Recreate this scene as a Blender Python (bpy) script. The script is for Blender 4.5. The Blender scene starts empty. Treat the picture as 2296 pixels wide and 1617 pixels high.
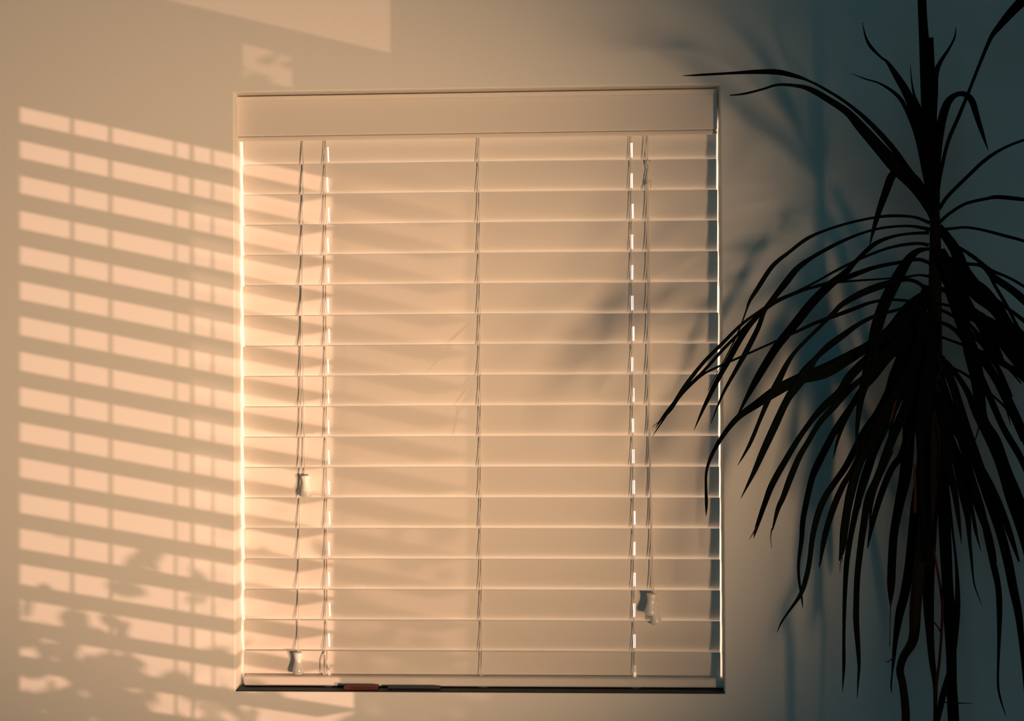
import bpy, bmesh, math, random
from mathutils import Vector, Matrix
C = bpy.context.scene.collection
S = bpy.context.scene
R = math.radians

# ------------------------------------------------------------------ camera
CAM = Vector((0.157, -2.031, 1.388))
YAW, PIT, ROL, FL = R(-2.98), R(1.0), R(-0.33), 50.0
fw = Vector((math.sin(YAW)*math.cos(PIT), math.cos(YAW)*math.cos(PIT), math.sin(PIT)))
r0 = Vector((math.cos(YAW), -math.sin(YAW), 0)); u0 = r0.cross(fw)
RT = math.cos(ROL)*r0 + math.sin(ROL)*u0
UP = -math.sin(ROL)*r0 + math.cos(ROL)*u0
cd = bpy.data.cameras.new('camera'); cam = bpy.data.objects.new('camera', cd); C.objects.link(cam)
cd.lens = FL; cd.sensor_width = 36; cd.clip_start = 0.02
m = Matrix((RT, UP, -fw)).transposed().to_4x4(); m.translation = CAM
cam.matrix_world = m
S.camera = cam
FP = FL/36*2296
def U(px, py, Y=0.0):
    """world point that the photograph shows at (px,py), on the plane y=Y"""
    d = fw*FP + RT*(px-1148) - UP*(py-808.5)
    return CAM + d*((Y-CAM.y)/d.y)

# ------------------------------------------------------------------ light
S.view_settings.view_transform = 'Standard'; S.view_settings.look = 'None'
S.view_settings.gamma = 1; S.view_settings.exposure = 0.0
S.view_settings.use_curve_mapping = False
w = bpy.data.worlds.new('daylight'); S.world = w; w.use_nodes = True
bg = w.node_tree.nodes['Background']
# sunset sky: bright warm over the street behind the blind (+Y), dull blue elsewhere
wt = w.node_tree; tcw = wt.nodes.new('ShaderNodeTexCoord'); sx = wt.nodes.new('ShaderNodeSeparateXYZ')
wt.links.new(tcw.outputs['Generated'], sx.inputs[0])
mr = wt.nodes.new('ShaderNodeMapRange'); mr.interpolation_type = 'SMOOTHSTEP'
mr.inputs['From Min'].default_value = -.05; mr.inputs['From Max'].default_value = .35
wt.links.new(sx.outputs['Y'], mr.inputs['Value'])
mw = wt.nodes.new('ShaderNodeMix'); mw.data_type = 'RGBA'
mw.inputs[6].default_value = (.012, .02, .026, 1); mw.inputs[7].default_value = (4.0, 3.0, 2.2, 1)
wt.links.new(mr.outputs[0], mw.inputs[0]); wt.links.new(mw.outputs[2], bg.inputs[0]); bg.inputs[1].default_value = 1.0

def spot(name, loc, aim, power, col, size, blend, rad):
    l = bpy.data.lights.new(name, 'SPOT'); l.energy = power; l.color = col
    l.spot_size = R(size); l.spot_blend = blend; l.shadow_soft_size = rad
    o = bpy.data.objects.new(name, l); C.objects.link(o); o.location = loc
    o.rotation_euler = (Vector(aim)-Vector(loc)).to_track_quat('-Z', 'Y').to_euler()
    return o
# soft evening light entering from the window on the right
spot('window_glow', (1.44, -2.30, 0.80), (-0.34, 0.0, 1.47), 440, (1.0, 0.61, 0.33), 36, 1.0, 0.18)
spot('side_fill', (1.30, -2.60, 1.45), (-0.10, 0.0, 1.50), 8, (1.0, 0.80, 0.60), 90, 1.0, 0.75)  # broad weak fill lamp, added to lift the right of the back wall
# sun thrown back by glass across the street, low and far outside the right window
SUN1 = Vector((8.8, -9.0, -0.42))
SUN2 = SUN1 + Vector((-0.84, 0.0, -0.05))
AIM = Vector((1.5, -1.80, 1.0))
spot('sun_reflection', SUN1, AIM, 4900, (1.0, 0.56, 0.38), 16, 0.1, 0.012)
spot('sun_reflection_faint', SUN2, (1.5, -1.80, 0.86), 1200, (1.0, 0.56, 0.36), 5.0, 0.4, 0.02)
# teal fill lamp added behind the camera, no window there
al = bpy.data.lights.new('rear_fill', 'AREA'); al.shape = 'RECTANGLE'; al.size = 1.6; al.size_y = 1.2
al.energy = 7.5; al.color = (0.18, 0.78, 1.0)
ao = bpy.data.objects.new('rear_fill', al); C.objects.link(ao)
ao.location = (-0.3, -3.9, 1.75); ao.rotation_euler = (R(90), 0, 0)

# ------------------------------------------------------------------ helpers
def mat(name, col, rough=0.6, spec=0.5, noise=0.0, scale=20, bump=0.0, stretch=None, col2=None):
    mt = bpy.data.materials.new(name); mt.use_nodes = True
    n = mt.node_tree; b = n.nodes['Principled BSDF']
    b.inputs['Roughness'].default_value = rough
    b.inputs['Specular IOR Level'].default_value = spec
    b.inputs['Base Color'].default_value = (*col, 1)
    tc = n.nodes.new('ShaderNodeTexCoord'); mp = n.nodes.new('ShaderNodeMapping')
    n.links.new(tc.outputs['Object'], mp.inputs[0])
    if stretch: mp.inputs['Scale'].default_value = stretch
    nt = n.nodes.new('ShaderNodeTexNoise'); nt.inputs['Scale'].default_value = scale
    nt.inputs['Detail'].default_value = 4
    n.links.new(mp.outputs[0], nt.inputs['Vector'])
    if col2 or noise:
        mx = n.nodes.new('ShaderNodeMix'); mx.data_type = 'RGBA'
        mx.inputs[6].default_value = (*col, 1)
        mx.inputs[7].default_value = (*(col2 or [c*(1-noise) for c in col]), 1)
        n.links.new(nt.outputs[0], mx.inputs[0]); n.links.new(mx.outputs[2], b.inputs['Base Color'])
    if bump:
        bp = n.nodes.new('ShaderNodeBump'); bp.inputs['Strength'].default_value = bump
        bp.inputs['Distance'].default_value = 0.001
        n.links.new(nt.outputs[0], bp.inputs['Height']); n.links.new(bp.outputs[0], b.inputs['Normal'])
    return mt
M = {
 'wall': mat('painted_wall', (.80, .78, .74), .85, .2, .03, 140, .12),
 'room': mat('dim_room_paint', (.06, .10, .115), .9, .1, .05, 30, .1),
 'floor': mat('dark_wood_floor', (.03, .025, .022), .6, .3, .5, 8, .1, (1, 8, 1)),
 'slat': mat('white_slat', (.76, .70, .64), .42, .4, .02, 15),
 'cord': mat('white_cord', (.80, .76, .70), .7, .2, .1, 900, .3),
 'tassel': mat('glossy_plastic', (.84, .80, .76), .22, .5, .02, 60),
 'frame': mat('vinyl_frame', (.78, .78, .78), .4, .4, .03, 30),
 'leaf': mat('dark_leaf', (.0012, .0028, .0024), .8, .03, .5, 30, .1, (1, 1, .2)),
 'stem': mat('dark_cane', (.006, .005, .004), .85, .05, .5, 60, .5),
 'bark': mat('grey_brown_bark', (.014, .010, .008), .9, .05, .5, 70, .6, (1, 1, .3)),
 'dry': mat('dry_brown_leaf', (.05, .014, .006), .85, .06, .4, 60, .2),
 'pot': mat('dark_glazed_pot', (.03, .04, .045), .3, .5, .2, 20),
 'soil': mat('soil', (.02, .014, .01), .95, .1, .5, 90, 1.0),
 'brown': mat('rust_brown_plastic', (.16, .03, .012), .5, .3, .3, 40),
 'sill': mat('shade_toned_sill', (.012, .020, .024), .6, .25, .2, 60),  # near-black tone holds the shade below the bottom rail
 'black': mat('black_plastic', (.012, .016, .018), .5, .3, .2, 60),
 'outleaf': mat('garden_leaf', (.05, .10, .03), .6, .3, .4, 20),
}
g = bpy.data.materials.new('window_glass'); g.use_nodes = True
nt = g.node_tree; nt.nodes.clear()
o_ = nt.nodes.new('ShaderNodeOutputMaterial'); mx = nt.nodes.new('ShaderNodeMixShader')
tr = nt.nodes.new('ShaderNodeBsdfTransparent'); gl = nt.nodes.new('ShaderNodeBsdfGlossy')
gl.inputs['Roughness'].default_value = .02; mx.inputs[0].default_value = .06
nt.links.new(tr.outputs[0], mx.inputs[1]); nt.links.new(gl.outputs[0], mx.inputs[2]); nt.links.new(mx.outputs[0], o_.inputs[0])
M['glass'] = g

def obj(name, bm, m, parent=None, smooth=False):
    me = bpy.data.meshes.new(name)
    bmesh.ops.recalc_face_normals(bm, faces=bm.faces[:])
    if smooth:
        for f in bm.faces: f.smooth = True
    bm.to_mesh(me); bm.free(); me.materials.append(M[m])
    o = bpy.data.objects.new(name, me); C.objects.link(o)
    if parent:
        o.parent = parent
        o.matrix_parent_inverse = Matrix.Translation(-parent.location)
    return o
def empty(name, loc, label, cat, group=None):
    o = bpy.data.objects.new(name, None); C.objects.link(o); o.location = loc
    o['label'] = label; o['category'] = cat
    if group: o['group'] = group
    return o
def struct(name, bm, m, parent=None, smooth=False):
    o = obj(name, bm, m, parent, smooth); o['kind'] = 'structure'; return o
def box(bm, x0, x1, y0, y1, z0, z1, bev=0, seg=2):
    r = bmesh.ops.create_cube(bm, size=1)
    bmesh.ops.scale(bm, vec=(x1-x0, y1-y0, z1-z0), verts=r['verts'])
    bmesh.ops.translate(bm, vec=((x0+x1)/2, (y0+y1)/2, (z0+z1)/2), verts=r['verts'])
    if bev:
        es = list({e for v in r['verts'] for e in v.link_edges})
        bmesh.ops.bevel(bm, geom=es, offset=bev, segments=seg, affect='EDGES', profile=.5)
def lathe(bm, prof, cx, cy, cz, n=20):
    rings = []
    for r, z in prof:
        rings.append([bm.verts.new((cx+r*math.cos(2*math.pi*k/n), cy+r*math.sin(2*math.pi*k/n), cz+z)) for k in range(n)])
    for a, b in zip(rings, rings[1:]):
        for k in range(n): bm.faces.new((a[k], a[(k+1) % n], b[(k+1) % n], b[k]))
    bm.faces.new(rings[0]); bm.faces.new(rings[-1])
def spline(P, sub=6):
    """Catmull-Rom through tuples of any length"""
    if len(P) < 3: sub = max(sub, 2)
    out = []; n = len(P)
    for i in range(n-1):
        p0 = P[max(i-1, 0)]; p1 = P[i]; p2 = P[i+1]; p3 = P[min(i+2, n-1)]
        for k in range(sub):
            t = k/sub
            out.append(tuple(.5*((2*b)+(-a+c)*t+(2*a-5*b+4*c-d)*t*t+(-a+3*b-3*c+d)*t**3)
                             for a, b, c, d in zip(p0, p1, p2, p3)))
    out.append(tuple(P[-1])); return out
def tube(bm, pts, n=8):
    """pts: (Vector, radius)"""
    rings = []
    for i, (p, r) in enumerate(pts):
        t = (pts[min(i+1, len(pts)-1)][0]-pts[max(i-1, 0)][0]).normalized()
        a = t.cross(Vector((0, 1, 0.01))).normalized(); b = t.cross(a)
        r = max(r, .0002)
        rings.append([bm.verts.new(p+r*(a*math.cos(2*math.pi*k/n)+b*math.sin(2*math.pi*k/n))) for k in range(n)])
    for a, b in zip(rings, rings[1:]):
        for k in range(n): bm.faces.new((a[k], a[(k+1) % n], b[(k+1) % n], b[k]))
    bm.faces.new(rings[0]); bm.faces.new(rings[-1])

# ------------------------------------------------------------------ room shell
OX, Z0, Z1 = 0.35, 0.95, 1.8149
XL, XR, YB, ZT = -2.2, 1.5, -4.0, 2.5
def wall_with_hole():
    bm = bmesh.new(); rr = .0022
    def ring(hx, za, zb, y): return [bm.verts.new(v) for v in ((-hx, y, za), (hx, y, za), (hx, y, zb), (-hx, y, zb))]
    rings = [[bm.verts.new(v) for v in ((XL, 0, 0), (XR+.14, 0, 0), (XR+.14, 0, ZT), (XL, 0, ZT))]]
    for k in range(7):
        a = k/6*math.pi/2; e = rr*(1-math.sin(a)); d = rr*(1-math.cos(a))
        rings.append(ring(OX+e, Z0-e*.3, Z1+e, d))
    rings.append(ring(OX, Z0, Z1, .15))
    rings.append([bm.verts.new(v) for v in ((XL, .15, 0), (XR+.14, .15, 0), (XR+.14, .15, ZT), (XL, .15, ZT))])
    for a, b in zip(rings, rings[1:]):
        for k in range(4): bm.faces.new((a[k], a[(k+1) % 4], b[(k+1) % 4], b[k]))
    a, b = rings[0], rings[-1]
    for k in range(4): bm.faces.new((a[k], a[(k+1) % 4], b[(k+1) % 4], b[k]))
    return bm
struct('wall_back', wall_with_hole(), 'wall')
bm = bmesh.new(); box(bm, XL-.14, XR+.14, YB-.14, .15, -.1, 0); struct('floor', bm, 'floor')
bm = bmesh.new(); box(bm, XL-.14, XR+.14, YB-.14, .15, ZT, ZT+.1); struct('ceiling', bm, 'room')
bm = bmesh.new(); box(bm, XL-.14, XL, YB, .15, 0, ZT); struct('wall_left', bm, 'room')
bm = bmesh.new(); box(bm, XL-.14, XR+.14, YB-.14, YB, 0, ZT); struct('wall_rear', bm, 'room')

# where a ray from the sun reflection to a point of the back wall crosses the right wall
def cross(px, py, src=SUN1, X=XR):
    p = U(px, py, 0); t = (X-src.x)/(p.x-src.x); q = src+(p-src)*t
    return q.y, q.z
ya = cross(45, 240, X=XR+.03)[0]; zt = cross(45, 240)[1]                 # near jamb, top of the blind's first gap
yb, _ = cross(790, 700)                 # far jamb
zb = cross(45, 1617)[1]-.25
_, zhead = cross(45, -64)
yc, _ = cross(875, 60)
ztop = zhead+.32
# right wall: pieces around the blind's opening, the transom above and two holes added to throw small light patches
y_s, z_s0 = cross(486, 172); y_s2, z_s1 = cross(655, 124)
# band between blind and transom, with an added hole that shrub leaves half fill
def strips(y0, y1, z0, z1, holes):
    """solid wall boxes left over after cutting the holes (ya,yb,za,zb)"""
    ys = sorted({y0, y1, *[h[0] for h in holes], *[h[1] for h in holes]})
    zs = sorted({z0, z1, *[h[2] for h in holes], *[h[3] for h in holes]})
    bm = bmesh.new()
    for a, b in zip(ys, ys[1:]):
        run = None
        for c, d in zip(zs, zs[1:]):
            my, mz = (a+b)/2, (c+d)/2
            solid = not any(h[0] < my < h[1] and h[2] < mz < h[3] for h in holes)
            if solid: run = (run[0], d) if run else (c, d)
            if (not solid or d == zs[-1]) and run:
                box(bm, XR, XR+.03, a, b, run[0], run[1]); run = None
    return bm
h2 = cross(1040, 270); h2b = cross(1080, 175)
holes = [(ya, yb, zb, zt), (ya, yc, zhead, ztop), (y_s, y_s2, z_s0, z_s1), (h2[0], h2b[0], h2[1], h2b[1])]
struct('wall_right', strips(YB, 0.0, 0, ZT, holes), 'room')

# grey pane added to dim the light through transom and small holes
tg = g.copy(); tg.name = 'dimming_glass'; M['dimmer'] = tg
tg.node_tree.nodes['Transparent BSDF'].inputs[0].default_value = (.62, .60, .58, 1)
root = bpy.data.objects.new('window_2', None); C.objects.link(root); root.location = (XR, ya, zhead); root['kind'] = 'structure'
bm = bmesh.new(); box(bm, XR+.012, XR+.016, ya-.01, max(yc, h2b[0])+.01, zt+.075, ztop+.01)
f = obj('window_pane', bm, 'dimmer', root); f['kind'] = 'structure'
# slab added over the sill; shade under the rail put in its dark colour
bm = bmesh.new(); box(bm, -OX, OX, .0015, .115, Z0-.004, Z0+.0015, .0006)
struct('sill_shade_1', bm, 'sill')
# window behind the blind
root = bpy.data.objects.new('window_1', None); C.objects.link(root); root.location = (0, .12, Z0); root['kind'] = 'structure'
bm = bmesh.new()
for a in ((-OX, -OX+.006, Z0, Z1), (OX-.006, OX, Z0, Z1), (-OX, OX, Z0, Z0+.03), (-OX, OX, Z1-.03, Z1), (-OX, OX, 1.37, 1.40)):
    box(bm, a[0], a[1], .115, .14, a[2], a[3])
f = obj('window_frame', bm, 'frame', root); f['kind'] = 'structure'
bm = bmesh.new(); box(bm, -OX+.006, OX-.006, .126, .130, Z0+.03, Z1-.03)
f = obj('window_pane', bm, 'glass', root); f['kind'] = 'structure'

# ------------------------------------------------------------------ main blind
YS = .0405; TILT = R(80); SW = .050
bx0, bx1 = U(548, 900, YS).x, U(1610.5, 900, YS).x
zj0, zj1 = U(1078, 363.5, .037).z, U(1078, 1460, .037).z
PITCH = (zj0-zj1)/16
blind = empty('venetian_blind', (0, YS, U(1078, 205, .018).z), 'closed white venetian blind with wide slats hung inside the window recess', 'blind')
lad = [U(729, 900, .032).x, U(1074, 900, .032).x, U(1415.5, 900, .032).x]
hole_x = [lad[0]+.0042, lad[2]+.0028]
def slat_mesh(seed):
    rnd = random.Random(seed)
    bm = bmesh.new()
    hs = [h+rnd.uniform(-.0006, .0006) for h in hole_x]; hws = [.0010, .0015]
    xs = sorted([bx0, bx1]+[h-q for h, q in zip(hs, hws)]+[h+q for h, q in zip(hs, hws)]+[bx0+(bx1-bx0)*k/12 for k in range(1, 12)])
    vs = [0, .12, .25, .38, .52, .66, .80, .92, 1]
    grid = {}
    for i, x in enumerate(xs):
        for j, v in enumerate(vs):
            s = (.5-v)*SW; cr = .0022*(1-(2*v-1)**2)      # v=0 top edge, tipped to the room
            y = -s*math.cos(TILT)-cr*math.sin(TILT); z = s*math.sin(TILT)-cr*math.cos(TILT)
            grid[i, j] = bm.verts.new((x, YS+y, z))
    for i in range(len(xs)-1):
        mid = (xs[i]+xs[i+1])/2
        for j in range(len(vs)-1):
            if 3 <= j <= 5 and any(abs(mid-h) < q for h, q in zip(hs, hws)): continue
            bm.faces.new((grid[i, j], grid[i+1, j], grid[i+1, j+1], grid[i, j+1]))
    return bm
for k in range(18):
    zj = zj0-(k)*PITCH                     # top edge of the slat below this one
    zc = zj+SW/2*math.sin(TILT)-.0052
    bm = slat_mesh(k)
    rnd = random.Random(50+k)
    bmesh.ops.translate(bm, vec=(rnd.uniform(-.0006, .0006), 0, zc), verts=bm.verts[:])
    o = obj('slat', bm, 'slat', blind, True)
    sm = o.modifiers.new('thickness', 'SOLIDIFY'); sm.thickness = .0026; sm.offset = 0; sm.use_even_offset = True
    o.modifiers.new('split', 'EDGE_SPLIT').split_angle = R(40)
# valance with its lip, headrail
vx0, vx1 = U(528, 250, .017).x, U(1608, 250, .017).x
vz1, vz0 = U(1070, 207.3, .017).z, U(1070, 299, .017).z
bm = bmesh.new()
box(bm, vx0, vx1, .019, .027, vz0+.001, vz1-.001, .0015)
box(bm, vx0, vx1, .017, .027, vz1-.008, vz1, .0022, 3)
box(bm, vx0, vx1, .021, .0275, vz0-.0055, vz0+.0005, .0015)
obj('valance', bm, 'slat', blind)
bm = bmesh.new(); box(bm, bx0+.002, bx1-.002, .029, .075, vz1-.045, vz1-.002, .002); obj('headrail', bm, 'frame', blind)
# bottom rail
rz1, rz0 = U(1078, 1519, .024).z, U(1078, 1541.5, .024).z
bm = bmesh.new(); box(bm, bx0+.001, bx1+.004, .024, .068, rz0, rz1, .004, 4); obj('bottom_rail', bm, 'slat', blind)
for x in lad:
    bm = bmesh.new(); lathe(bm, [(.004, -.0035), (.0075, -.003), (.009, -.001), (.009, 0)], x+.004, .036, rz0, 16)
    o = obj('cord_plug', bm, 'tassel', blind, True)
# ladder strings: front and back string plus rungs under each slat
for x in lad:
    bm = bmesh.new()
    for dx, y in ((0, .0325), (.0022, .0335), (0, .0485)):
        pts = []
        for k in range(0, 20):
            z = zj0+PITCH-k*PITCH
            z = max(z, rz1-.001) if k == 19 else z
            pts.append((Vector((x+dx+.0004*math.sin(k*2.1+dx*900), y-.0008, z-.003)), .00055))
        tube(bm, pts, 6)
    for k in range(18):
        zc = zj0-k*PITCH
        tube(bm, [(Vector((x, .033, zc+.042)), .0004), (Vector((x, .048, zc-.006)), .0004)], 5)
    obj('ladder_string', bm, 'cord', blind, True)
# lift cords and tassels
def cord(path, Y=.0300, r=.0008):
    bm = bmesh.new(); tube(bm, [(U(a, b, Y), r) for a, b in spline(path, 5)], 6)
    return bm
def tassel_mesh(px, ptop, pbot, Y, r, tilt=0):
    p0 = U(px, ptop, Y); p1 = U(px, pbot, Y); h = p0.z-p1.z
    prof = [(.25, 0), (.80, .01), (.86, .05), (.72, .20), (.64, .32), (.72, .50), (.92, .72), (1.0, .84), (.94, .93), (.70, .985), (.2, 1.0)]
    bm = bmesh.new(); lathe(bm, [(r*a, -h*b) for a, b in prof], 0, 0, 0, 24)
    bmesh.ops.rotate(bm, verts=bm.verts[:], cent=(0, 0, 0), matrix=Matrix.Rotation(tilt, 3, 'Y'))
    bmesh.ops.translate(bm, verts=bm.verts[:], vec=p0); return bm
obj('lift_cord', cord([(676, 300), (680, 330), (678, 600), (681, 900), (684, 1068)]), 'cord', blind, True)
obj('lift_cord', cord([(681, 300), (679, 340), (681, 420), (676, 700), (673, 1100), (669, 1466)]), 'cord', blind, True)
obj('lift_cord', cord([(1447, 290), (1448, 360), (1452, 380), (1450, 415), (1452, 600), (1454, 900), (1458, 1100), (1461, 1335)], .029), 'cord', blind, True)
obj('lift_cord', cord([(1455, 290), (1452, 355), (1455, 372), (1453, 415), (1456, 600), (1457, 900), (1460, 1100), (1466, 1350)], .031), 'cord', blind, True)
for a, b, rr in ((1452, 363, .0022), (1452, 412, .0026)):
    bm = bmesh.new()
    p = U(a, b, .0295); lathe(bm, [(rr*.3, rr*1.6), (rr, rr*.6), (rr*.9, -rr*.4), (rr*.4, -rr*1.6)], p.x, p.y, p.z, 10)
    for pth in ([(1452, 412), (1460, 402), (1459, 422)], [(1452, 412), (1447, 424), (1449, 432)], [(1452, 363), (1460, 366), (1461, 360)]):
        if pth[0][1] == b: tube(bm, [(U(c, d, .0290), .0006) for c, d in spline(pth, 4)], 6)
    obj('cord_knot', bm, 'cord', blind, True)
obj('tassel', tassel_mesh(685, 1066, 1116, .0275, .0084, R(-2)), 'tassel', blind, True)
obj('tassel', tassel_mesh(668.5, 1463, 1513, .0265, .0083), 'tassel', blind, True)
obj('tassel', tassel_mesh(1465, 1346, 1401, .0290, .0082, R(-6)), 'tassel', blind, True)
obj('tassel', tassel_mesh(1462, 1331, 1381, .0180, .0094, R(4)), 'tassel', blind, True)
# loose loop of string by the left ladder, near the rail
bm = bmesh.new(); tube(bm, [(U(a, b, .031), .0007) for a, b in spline([(728, 1462), (722, 1480), (722, 1500), (727, 1514), (736, 1520), (737, 1545)], 6)], 6)
tube(bm, [(U(a, b, .031), .0006) for a, b in spline([(728, 1462), (734, 1490), (741, 1512)], 6)], 6)
obj('loose_string', bm, 'cord', blind, True)

# things on the sill under the rail
def sill_box(name, label, cat, xa, xb, y0, y1, h, m):
    x0, x1 = U(xa, 1549, y0).x, U(xb, 1549, y0).x
    bm = bmesh.new(); box(bm, x0, x1, y0, y1, Z0+.0015, Z0+h, .0008)
    if m == 'black': box(bm, x0+.006, x0+.012, y0-.004, y0+.002, Z0+.0015, Z0+h*.6, .0006)
    else: box(bm, x0+.004, x1-.004, y0-.0012, y0+.001, Z0+.0015, Z0+h*.7, .0004)
    o = obj(name, bm, m); o['label'] = label; o['category'] = cat
sill_box('wood_strip', 'small rust brown strip lying on the window sill under the blind rail', 'strip', 770, 846, .007, .030, .0060, 'brown')
sill_box('plastic_strip', 'thin black strip on the shaded window sill, right of the brown one', 'strip', 868, 986, .008, .028, .0045, 'black')

# ------------------------------------------------------------------ plant
YT = -.24
plant = empty('dracaena_plant', (U(2090, 1200, YT).x, YT, 0.0), 'tall dark dragon tree with narrow drooping leaves standing before the wall', 'plant')
def pxs(Y): return (Y-CAM.y)/FP/fw.y
def strap(P, y0, y1, name='leaf', m='leaf', thick=.10, twist=0.0):
    """a long pointed leaf: P = (px, py, width px), root depth y0, tip depth y1"""
    Q = spline([tuple(map(float, p)) for p in P], 5); n = len(Q)
    L = [0.0]
    for a, b in zip(Q, Q[1:]): L.append(L[-1]+math.hypot(a[0]-b[0], a[1]-b[1]))
    pts = []
    for (x, y, wd), l in zip(Q, L):
        t = l/L[-1]; Y = y0+(y1-y0)*(1-(1-t)**1.6)
        pts.append((U(x, y, Y), max(wd, .8)*pxs(Y)*.5, t))
    bm = bmesh.new(); rings = []
    for i, (p, hw, t) in enumerate(pts):
        tg = (pts[min(i+1, n-1)][0]-pts[max(i-1, 0)][0]).normalized()
        v = (p-CAM).normalized(); sd = tg.cross(v).normalized()
        nr = sd.cross(tg).normalized()
        if nr.y < 0: nr = -nr
        tw = twist*math.sin(t*3.1)
        s2 = (sd+nr*tw).normalized()*hw*math.sqrt(1+tw*tw); n2 = nr
        th = max(hw*thick, .0003)
        fold = n2*hw*.30
        rings.append([bm.verts.new(q) for q in (p-s2, p-s2*.5+fold*.5-n2*th, p+fold-n2*th, p+s2*.5+fold*.5-n2*th,
                                               p+s2, p+s2*.5+fold*.5+n2*th, p+fold+n2*th, p-s2*.5+fold*.5+n2*th)])
    for a, b in zip(rings, rings[1:]):
        for k in range(8): bm.faces.new((a[k], a[(k+1) % 8], b[(k+1) % 8], b[k]))
    bm.faces.new(rings[0]); bm.faces.new(rings[-1])
    return obj(name, bm, m, plant, True)

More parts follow.
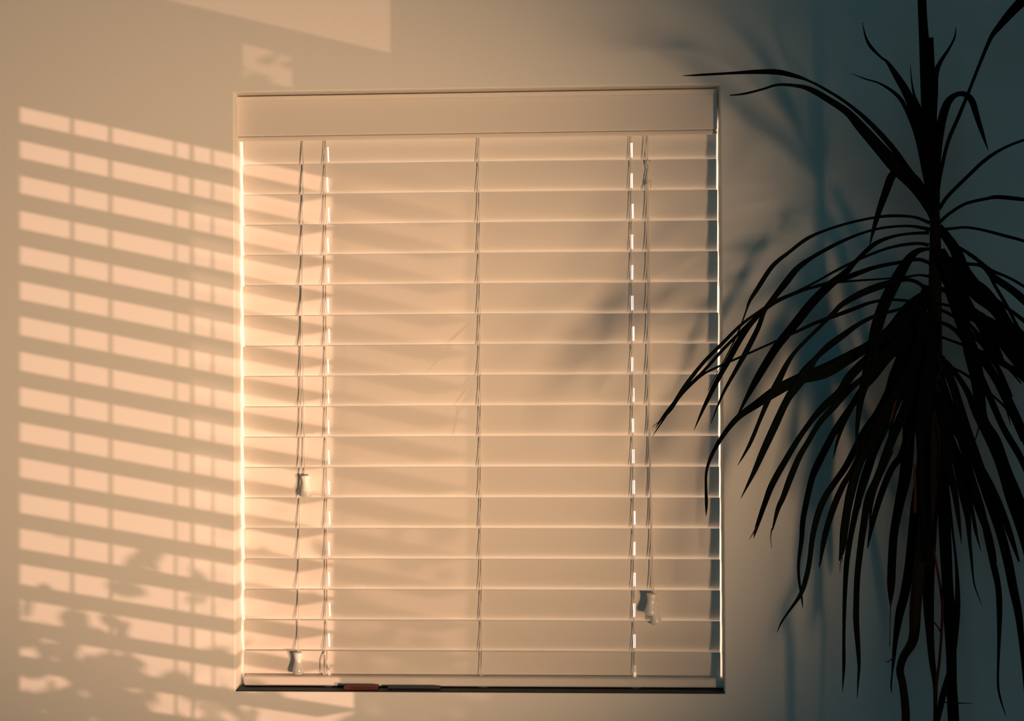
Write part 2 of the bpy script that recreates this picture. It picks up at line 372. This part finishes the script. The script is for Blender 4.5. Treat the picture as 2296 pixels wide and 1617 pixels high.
LEAVES = [  # root first, tip last
 [(2096,500,20),(2090,380,32),(2082,260,30),(2076,150,26),(2070,60,20),(2066,-20,18),(2062,-90,12)],
 [(2097,480,18),(2092,350,22),(2090,240,19),(2088,150,15),(2087,84,11)],
 [(2094,480,16),(2082,390,26),(2066,310,26),(2048,245,20),(2031,205,18),(2010,170,14),(1990,140,7),(1975,128,5),(1951,103,7),(1940,80,4),(1934,50,1)],
 [(2092,460,12),(2075,370,16),(2056,300,14),(2040,262,10),(2022,226,9),(2000,204,7),(1970,186,4),(1940,177,3),(1910,165,1)],
 [(2090,420,12),(2078,330,14),(2064,255,12),(2050,215,6),(2044,180,3),(2041,145,1)],
 [(2095,420,12),(2092,300,14),(2097,210,12),(2097,170,14),(2108,140,9),(2126,112,6),(2140,85,4),(2144,60,1)],
 [(2090,470,14),(2065,420,16),(2035,380,14),(2000,330,12),(1950,275,10),(1900,232,7),(1850,200,6),(1815,182,5),(1785,171,9),(1745,162,12),(1700,161,10),(1640,164,6),(1570,168,5),(1530,170,1)],
 [(2092,490,14),(2080,460,20),(2050,415,28),(2010,375,30),(1970,330,26),(1930,285,22),(1900,252,16),(1860,225,14),(1820,202,12),(1790,193,8),(1745,190,6),(1710,200,5),(1670,210,5),(1636,214,2)],
 [(2090,480,16),(2075,450,24),(2056,412,24),(2035,389,16),(2010,386,15),(1998,398,18),(1988,425,17),(1972,470,13),(1960,510,9),(1950,550,2)],
 [(2098,420,14),(2103,330,18),(2112,270,19),(2125,230,17),(2145,212,11),(2165,212,12),(2180,228,14),(2190,260,12),(2203,300,8),(2216,338,1)],
 [(2100,460,8),(2107,400,8),(2125,320,8),(2150,260,8),(2172,206,7),(2190,160,7),(2220,88,9),(2240,60,14),(2270,25,20),(2300,-5,22),(2350,-50,10)],
 [(2105,470,8),(2125,440,8),(2165,400,8),(2210,358,8),(2255,330,6),(2310,310,5),(2350,305,2)],
 [(2105,500,8),(2130,478,7),(2165,457,7),(2210,446,7),(2240,442,9),(2300,448,8),(2350,455,2)],
 [(2112,515,8),(2140,512,6),(2165,510,6),(2200,515,6),(2250,528,7),(2300,542,6),(2350,565,2)],
 [(2085,500,8),(2050,487,6),(2000,484,7),(1955,489,6),(1900,501,6),(1850,517,6),(1810,535,8),(1770,565,8),(1732,597,10),(1700,645,10),(1681,675,7),(1673,697,4),(1658,738,3),(1634,789,3),(1587,875,1)],
 [(2085,515,9),(2040,507,6),(1980,511,6),(1930,524,6),(1880,545,8),(1825,575,9),(1790,600,13),(1765,630,15),(1735,668,12),(1715,695,10),(1700,735,11),(1675,785,12),(1650,830,9),(1620,885,6),(1594,950,1)],
 [(2083,522,8),(2040,524,6),(2000,531,7),(1960,548,10),(1920,585,10),(1895,612,14),(1860,640,18),(1820,680,20),(1780,730,20),(1740,780,18),(1700,845,16),(1670,900,8),(1648,945,2)],
 [(2083,550,8),(2060,546,7),(2020,550,7),(1980,560,6),(1930,580,6),(1880,604,6),(1830,632,5),(1785,655,6),(1740,675,8),(1700,700,6),(1660,730,7),(1620,770,8),(1580,810,8),(1540,860,9),(1510,905,7),(1485,945,4),(1463,978,1)],
 [(2088,592,8),(2060,582,8),(2020,588,8),(1960,600,9),(1910,618,12),(1870,632,10),(1820,645,7),(1770,662,7),(1735,680,5),(1700,705,6),(1660,745,7),(1620,785,7),(1580,830,7),(1530,880,6),(1490,930,6),(1470,960,1)],
 [(2085,620,7),(2060,617,5),(2032,621,5),(1985,625,4),(1900,631,5),(1850,637,6),(1790,656,5),(1730,685,5),(1690,720,9),(1660,760,13),(1635,805,13),(1610,850,11),(1580,910,8),(1556,965,1)],
 [(2090,660,8),(2071,644,8),(2056,633,8),(2032,627,9),(2001,633,13),(1966,644,16),(1927,660,15),(1888,683,12),(1868,703,10),(1841,730,8),(1790,781,8),(1767,812,11),(1743,859,15),(1724,894,12),(1704,941,9),(1681,996,8),(1654,1044,1)],
 [(2070,680,7),(2044,676,7),(1997,672,6),(1954,678,7),(1919,691,9),(1876,707,9),(1829,724,8),(1790,742,7),(1740,765,5),(1673,795,5),(1634,812,5),(1607,824,5),(1572,843,5),(1529,886,3),(1501,925,3),(1462,958,1)],
 [(2060,690,6),(2028,691,6),(1997,699,7),(1966,707,8),(1927,726,10),(1888,754,14),(1857,777,15),(1829,804,12),(1806,836,24),(1782,871,20),(1763,900,16),(1736,958,17),(1712,1010,15),(1689,1062,10),(1661,1118,1)],
 [(2075,655,12),(2040,690,28),(2000,740,28),(1960,769,22),(1907,800,26),(1849,832,32),(1790,851,24),(1743,875,24),(1697,906,18),(1654,937,13),(1619,980,10),(1595,1023,8),(1584,1058,6),(1583,1095,6),(1584,1130,7),(1583,1158,1)],
 [(2085,558,6),(2060,562,12),(2040,578,18),(2020,609,24),(2001,644,26),(1981,687,26),(1966,734,26),(1954,793,24),(1942,851,22),(1931,890,16),(1923,949,10),(1920,1010,2)],
 [(2065,670,20),(2020,725,24),(1982,770,24),(1946,804,20),(1907,843,20),(1884,878,18),(1849,910,16),(1821,941,12),(1790,985,12),(1768,1021,13),(1733,1083,14),(1717,1123,12),(1697,1181,8),(1690,1207,1)],
 [(2040,740,24),(2000,780,22),(1960,820,16),(1938,845,12),(1903,875,14),(1868,914,14),(1837,949,12),(1810,994,12),(1792,1025,13),(1772,1072,14),(1756,1115,12),(1744,1142,10),(1732,1188,3)],
 [(2040,760,20),(1995,800,16),(1960,845,14),(1931,880,10),(1888,941,14),(1862,985,15),(1834,1040,16),(1822,1068,14),(1813,1103,13),(1801,1162,12),(1797,1212,10),(1791,1259,7),(1791,1294,6),(1797,1337,5),(1800,1364,1)],
 [(2050,790,20),(2010,840,14),(1970,920,14),(1940,965,16),(1920,1003,16),(1897,1045,14),(1873,1080,13),(1850,1115,14),(1834,1154,14),(1822,1204,12),(1815,1259,11),(1807,1298,11),(1795,1333,9),(1768,1372,5),(1752,1396,4),(1742,1419,1)],
 [(2050,800,20),(2010,870,16),(1980,915,16),(1945,985,15),(1912,1052,12),(1889,1091,13),(1869,1138,14),(1854,1185,13),(1846,1220,11),(1841,1250,6),(1838,1272,2)],
 [(2060,790,20),(2020,860,20),(1975,940,18),(1943,1009,16),(1924,1048,18),(1908,1103,20),(1900,1142,18),(1893,1189,18),(1889,1228,14),(1882,1258,3)],
 [(2065,760,24),(2040,830,26),(2000,920,22),(1960,1010,18),(1935,1080,16),(1920,1142,14),(1908,1200,12),(1899,1259,12),(1895,1318,10),(1893,1376,8),(1892,1435,7),(1892,1493,7),(1889,1552,1)],
 [(2070,800,24),(2040,890,22),(1998,990,19),(1970,1064,16),(1947,1119,16),(1936,1181,15),(1928,1240,14),(1922,1298,13),(1920,1357,13),(1920,1396,13),(1924,1454,10),(1926,1493,7),(1924,1532,4),(1922,1567,1)],
 [(2000,1010,8),(1965,1090,8),(1953,1142,6),(1951,1181,4),(1949,1208,1)],
 [(2060,680,30),(2050,745,34),(2047,800,32),(2040,880,30),(2037,986,26),(2030,1064,26),(2014,1142,20),(2004,1200,18),(2000,1259,18),(1998,1310,17),(1997,1345,8),(1997,1362,2)],
 [(2088,850,36),(2082,960,40),(2075,1050,40),(2060,1142,36),(2041,1259,22),(2029,1329,20),(2017,1376,18),(2008,1435,11),(2004,1474,8),(2000,1513,3)],
 [(2100,800,30),(2106,900,32),(2110,980,30),(2112,1050,28),(2116,1140,26),(2119,1200,26),(2124,1303,24),(2129,1380,26),(2133,1471,22),(2134,1535,22),(2138,1617,24),(2141,1690,16)],
 [(2125,1100,8),(2137,1200,5),(2145,1277,7),(2147,1355,12),(2142,1432,11),(2132,1496,12),(2114,1561,14),(2103,1612,11),(2095,1660,4)],
 [(2110,900,20),(2128,980,18),(2145,1041,16),(2160,1106,20),(2170,1160,13),(2173,1200,9),(2178,1252,6),(2181,1285,4),(2186,1316,3),(2201,1356,1)],
 [(2145,1050,8),(2173,1116,8),(2186,1181,8),(2191,1205,5),(2200,1237,1)],
 [(2105,840,20),(2130,915,20),(2155,987,16),(2180,1075,15),(2203,1149,14),(2212,1200,12),(2227,1264,14),(2238,1316,13),(2241,1367,12),(2240,1432,8),(2238,1496,5),(2238,1540,5),(2245,1574,4),(2256,1606,1)],
 [(2108,800,18),(2135,860,18),(2165,960,22),(2203,1073,24),(2228,1150,20),(2245,1200,20),(2261,1264,20),(2271,1316,19),(2284,1380,16),(2292,1458,10),(2298,1540,6),(2302,1600,2)],
 [(2105,795,6),(2132,823,10),(2169,878,13),(2188,925,16),(2225,1000,18),(2246,1051,20),(2268,1116,26),(2290,1181,24),(2305,1240,20),(2320,1330,8)],
 [(2108,560,20),(2123,600,36),(2148,646,40),(2158,693,30),(2164,739,24),(2175,786,28),(2190,841,30),(2197,897,24),(2207,943,18),(2233,987,20),(2257,1051,18),(2279,1106,20),(2300,1160,18),(2330,1250,6)],
 [(2104,508,18),(2141,559,24),(2161,610,30),(2192,656,36),(2231,695,22),(2258,734,26),(2296,790,26),(2320,850,24),(2350,920,8)],
 [(2112,530,8),(2138,547,6),(2180,574,8),(2220,605,8),(2258,621,6),(2298,644,6),(2340,680,2)],
 [(2110,575,8),(2153,590,8),(2200,596,8),(2227,621,14),(2266,648,16),(2298,676,16),(2345,730,4)],
 [(2170,570,5),(2212,600,6),(2225,630,7),(2258,687,7),(2280,730,7),(2300,760,7),(2330,820,2)],
 [(2150,620,6),(2180,640,8),(2227,668,8),(2258,691,8),(2298,722,8),(2340,770,2)],
 [(2100,622,8),(2132,624,8),(2145,632,10),(2170,670,10),(2195,720,8),(2215,760,2)],
 [(2100,650,8),(2123,652,14),(2133,675,14),(2142,704,12),(2160,750,14),(2195,800,12),(2230,850,12),(2262,920,8),(2290,990,2)],
 [(2098,680,5),(2120,684,6),(2142,694,6),(2185,740,8),(2230,790,8),(2290,860,3)],
 [(2100,690,6),(2142,712,8),(2170,740,10),(2205,775,10),(2240,830,10),(2270,890,3)],
 [(2100,720,8),(2132,733,9),(2157,758,10),(2180,800,12),(2215,880,14),(2250,960,14),(2290,1030,14),(2320,1110,4)],
 [(2100,752,6),(2158,773,6),(2190,785,8),(2225,800,10),(2270,830,10),(2305,860,10),(2350,910,3)],
 [(2160,770,5),(2187,790,8),(2206,795,10),(2225,832,14),(2247,870,20),(2262,900,18),(2285,950,18),(2305,1000,16),(2335,1080,4)],
 [(2165,770,5),(2187,795,5),(2215,823,6),(2243,856,8),(2253,900,6),(2266,954,1)],
 [(2110,805,6),(2138,825,5),(2165,840,6),(2205,870,5),(2235,895,5),(2275,935,6),(2300,960,6),(2330,1000,2)],
 [(2130,580,20),(2169,628,26),(2197,656,40),(2234,693,30),(2262,734,26),(2296,758,20),(2340,810,4)],
 [(2150,660,20),(2173,704,20),(2197,715,30),(2215,750,26),(2234,795,24),(2252,817,14),(2296,841,12),(2340,880,3)],
 [(2165,680,10),(2200,708,12),(2227,730,24),(2252,770,26),(2280,810,22),(2305,845,20),(2340,910,4)],
 [(2110,900,20),(2140,960,18),(2172,1010,14),(2205,1060,16),(2235,1120,16),(2262,1190,14),(2285,1260,4)],
 [(2110,930,16),(2150,1030,18),(2180,1100,18),(2210,1180,16),(2228,1230,6),(2235,1262,1)],
 [(2100,600,14),(2125,640,14),(2150,690,12),(2175,760,18),(2190,810,20),(2196,860,14),(2200,930,6),(2183,1000,1)],
 [(2060,720,22),(2030,790,28),(2005,850,26),(1985,920,20),(1965,990,18),(1945,1060,16),(1932,1110,8),(1928,1140,2)],
 [(2072,700,24),(2060,800,28),(2052,900,26),(2040,960,20),(2022,1020,16),(2000,1050,14),(1975,1110,14),(1955,1180,10),(1945,1230,2)],
 [(2095,720,26),(2085,820,34),(2070,920,36),(2072,1020,30),(2074,1120,26),(2076,1200,22),(2070,1260,8)],
 [(2080,640,18),(2062,700,30),(2040,760,32),(2022,830,26),(2012,880,20),(2002,930,12),(1992,990,2)],
 [(2100,880,24),(2118,960,22),(2124,1030,18),(2140,1100,14),(2150,1170,8),(2156,1220,1)],
 [(2084,785,7),(2050,800,6),(2005,797,6),(1985,806,8),(1960,835,12),(1925,885,14),(1900,930,12),(1880,980,8),(1868,1030,1)],
]
rnd = random.Random(11)
for i, P in enumerate(LEAVES):
    span = math.hypot(P[0][0]-P[-1][0], P[0][1]-P[-1][1])/900
    dy = rnd.uniform(-.15, .12)*min(1, .45+span)
    off = rnd.uniform(-.02, .02)
    if i in (0, 1): dy = .01
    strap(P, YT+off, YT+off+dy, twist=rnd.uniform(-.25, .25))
# canes, aerial roots and dry blades
def pipe(P, name, m, Y=YT, parent=plant, n=10, y1=None):
    Q = spline([tuple(map(float, p)) for p in P], 6)
    bm = bmesh.new(); k = len(Q)
    tube(bm, [(U(a, b, Y+((y1 if y1 is not None else Y)-Y)*i/(k-1)), c*.5*pxs(Y)) for i, (a, b, c) in enumerate(Q)], n)
    return obj(name, bm, m, parent, True)
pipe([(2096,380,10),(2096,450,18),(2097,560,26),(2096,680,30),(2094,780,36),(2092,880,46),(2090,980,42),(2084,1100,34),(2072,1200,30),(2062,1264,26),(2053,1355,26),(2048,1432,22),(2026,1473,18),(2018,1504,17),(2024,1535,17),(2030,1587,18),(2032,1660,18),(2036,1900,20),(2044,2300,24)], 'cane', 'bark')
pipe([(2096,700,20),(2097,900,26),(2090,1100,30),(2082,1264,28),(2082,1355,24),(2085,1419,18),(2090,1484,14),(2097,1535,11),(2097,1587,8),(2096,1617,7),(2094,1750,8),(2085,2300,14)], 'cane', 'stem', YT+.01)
pipe([(2093,1230,4),(2106,1303,6),(2113,1355,7),(2111,1419,6),(2106,1484,6),(2100,1535,6),(2097,1574,4)], 'dry_blade', 'dry', YT-.02)
pipe([(2094,1396,4),(2102,1405,4),(2110,1419,4)], 'dry_blade', 'dry', YT-.02)
pipe([(2112,1574,3),(2140,1577,3),(2183,1577,1)], 'dry_blade', 'dry', YT-.02)
pipe([(2108,815,4),(2119,823,5),(2128,826,6),(2126,839,6),(2115,843,6),(2133,845,6),(2139,857,6),(2135,880,6),(2148,905,4)], 'aerial_root', 'stem', YT-.03)
pipe([(2118,960,4),(2129,1010,5),(2128,1062,6),(2130,1084,6),(2140,1098,8),(2145,1103,6)], 'aerial_root', 'dry', YT-.03)
pipe([(2022,860,4),(2017,875,4),(2005,910,5),(1997,941,5),(1981,984,2)], 'aerial_root', 'dry', YT-.03)
pipe([(2050,1150,6),(2051,1142,7),(2052,1100,6),(2050,1040,4)], 'aerial_root', 'dry', YT-.03)
for P in ([(1997,1345,3),(1996,1400,2),(1995,1450,2)], [(1836,1262,3),(1838,1275,1),(1842,1285,1)], [(1889,1250,3),(1884,1266,2),(1883,1285,1)],
          [(1697,1180,4),(1686,1200,2),(1680,1210,1)], [(1731,1185,4),(1728,1205,2),(1730,1230,1)], [(2004,1474,3),(1990,1485,2),(1986,1480,1)], [(2000,1510,4),(1998,1540,4),(2000,1556,1)]):
    pipe(P, 'frayed_tip', 'dry', YT, n=5)
# pot on the floor, below the frame
bx = plant.location.x
bm = bmesh.new(); lathe(bm, [(.02, 0.0), (.13, 0.0), (.15, .03), (.19, .34), (.20, .36), (.20, .39), (.18, .39), (.175, .35), (.02, .34)], bx, YT, 0, 32); obj('pot', bm, 'pot', plant, True)
bm = bmesh.new(); lathe(bm, [(.01, .33), (.17, .345), (.15, .355), (.01, .36)], bx, YT, 0, 24); obj('soil', bm, 'soil', plant, True)

# ------------------------------------------------------------------ blind of the right window (its gaps stripe the wall)
rb = empty('venetian_blind', (XR, (ya+yb)/2, zt), 'open white venetian blind in the side window right of the plant', 'blind')
sp = (cross(45, 240)[1]-cross(45, 1276)[1])/13
for k in range(28):
    z = zt-(k+.52)*sp
    if z < zb: break
    bm = bmesh.new(); box(bm, -.0225, .0225, ya-.01, yb+.01, -.0014, .0014)
    bmesh.ops.rotate(bm, verts=bm.verts[:], cent=(0, 0, 0), matrix=Matrix.Rotation(R(-10), 3, 'Y'))
    bmesh.ops.translate(bm, verts=bm.verts[:], vec=(XR-.03, 0, z)); obj('slat', bm, 'slat', rb)
for px in (146, 232, 377, 415, 461):
    y = cross(px, 600, X=XR-.012)[0]; bm = bmesh.new()
    r = .0016 if px < 300 or px == 415 else .0011
    tube(bm, [(Vector((XR-.004, y, zt+.01)), r), (Vector((XR-.004, y, zb)), r)], 6); obj('lift_cord', bm, 'cord', rb)
bm = bmesh.new(); box(bm, XR-.06, XR-.001, ya-.02, yb+.02, zt+.018, zt+.07, .002); obj('headrail', bm, 'frame', rb)

# shrub outside that window: leaf shadows fall on the lower left of the wall
def leafblob(bm, c, s, rr):
    a = rr.uniform(0, 6.28); t1 = Vector((rr.uniform(-.3, .3), math.cos(a), math.sin(a)*.45)).normalized()
    n = Vector((1, rr.uniform(-.4, .4), rr.uniform(-.4, .4))).normalized(); t2 = n.cross(t1).normalized()
    vs = [bm.verts.new(c+t1*s*x+t2*s*y) for x, y in ((-1, 0), (-.5, .36), (.1, .42), (.6, .25), (1, 0), (.6, -.25), (.1, -.42), (-.5, -.36))]
    bm.faces.new(vs)
bm = bmesh.new(); rr = random.Random(5)
def at(px, py, t):
    p = U(px, py, 0); return SUN1+(p-SUN1)*t
for _ in range(1500):
    px = rr.uniform(-60, 1150); py = rr.uniform(1180, 1900)
    edge = 1310+px*.50+38*math.sin(px*.021)+25*math.sin(px*.057+1)
    d = py-edge
    if d < 0: 
        if rr.random() > .035: continue
    elif rr.random() > .18+d/260: continue
    leafblob(bm, at(px, py, rr.uniform(.64, .72)), rr.uniform(.010, .021), rr)
for _ in range(26):
    if _ % 2: leafblob(bm, at(rr.uniform(590, 665), rr.uniform(92, 150), .70), .009, rr)
    if _ % 3: leafblob(bm, at(rr.uniform(490, 545), rr.uniform(80, 90) if _ % 2 else rr.uniform(150, 195), .70), .007, rr)
    if _ % 3 == 0: leafblob(bm, at(rr.uniform(560, 605), rr.uniform(165, 205), .70), .008, rr)
    leafblob(bm, at(rr.uniform(1035, 1090), rr.uniform(160, 285), .7), .008, rr)
o = obj('garden_shrub', bm, 'outleaf'); o['kind'] = 'stuff'; o['label'] = 'leafy shrub outside the side window'; o['category'] = 'shrub'
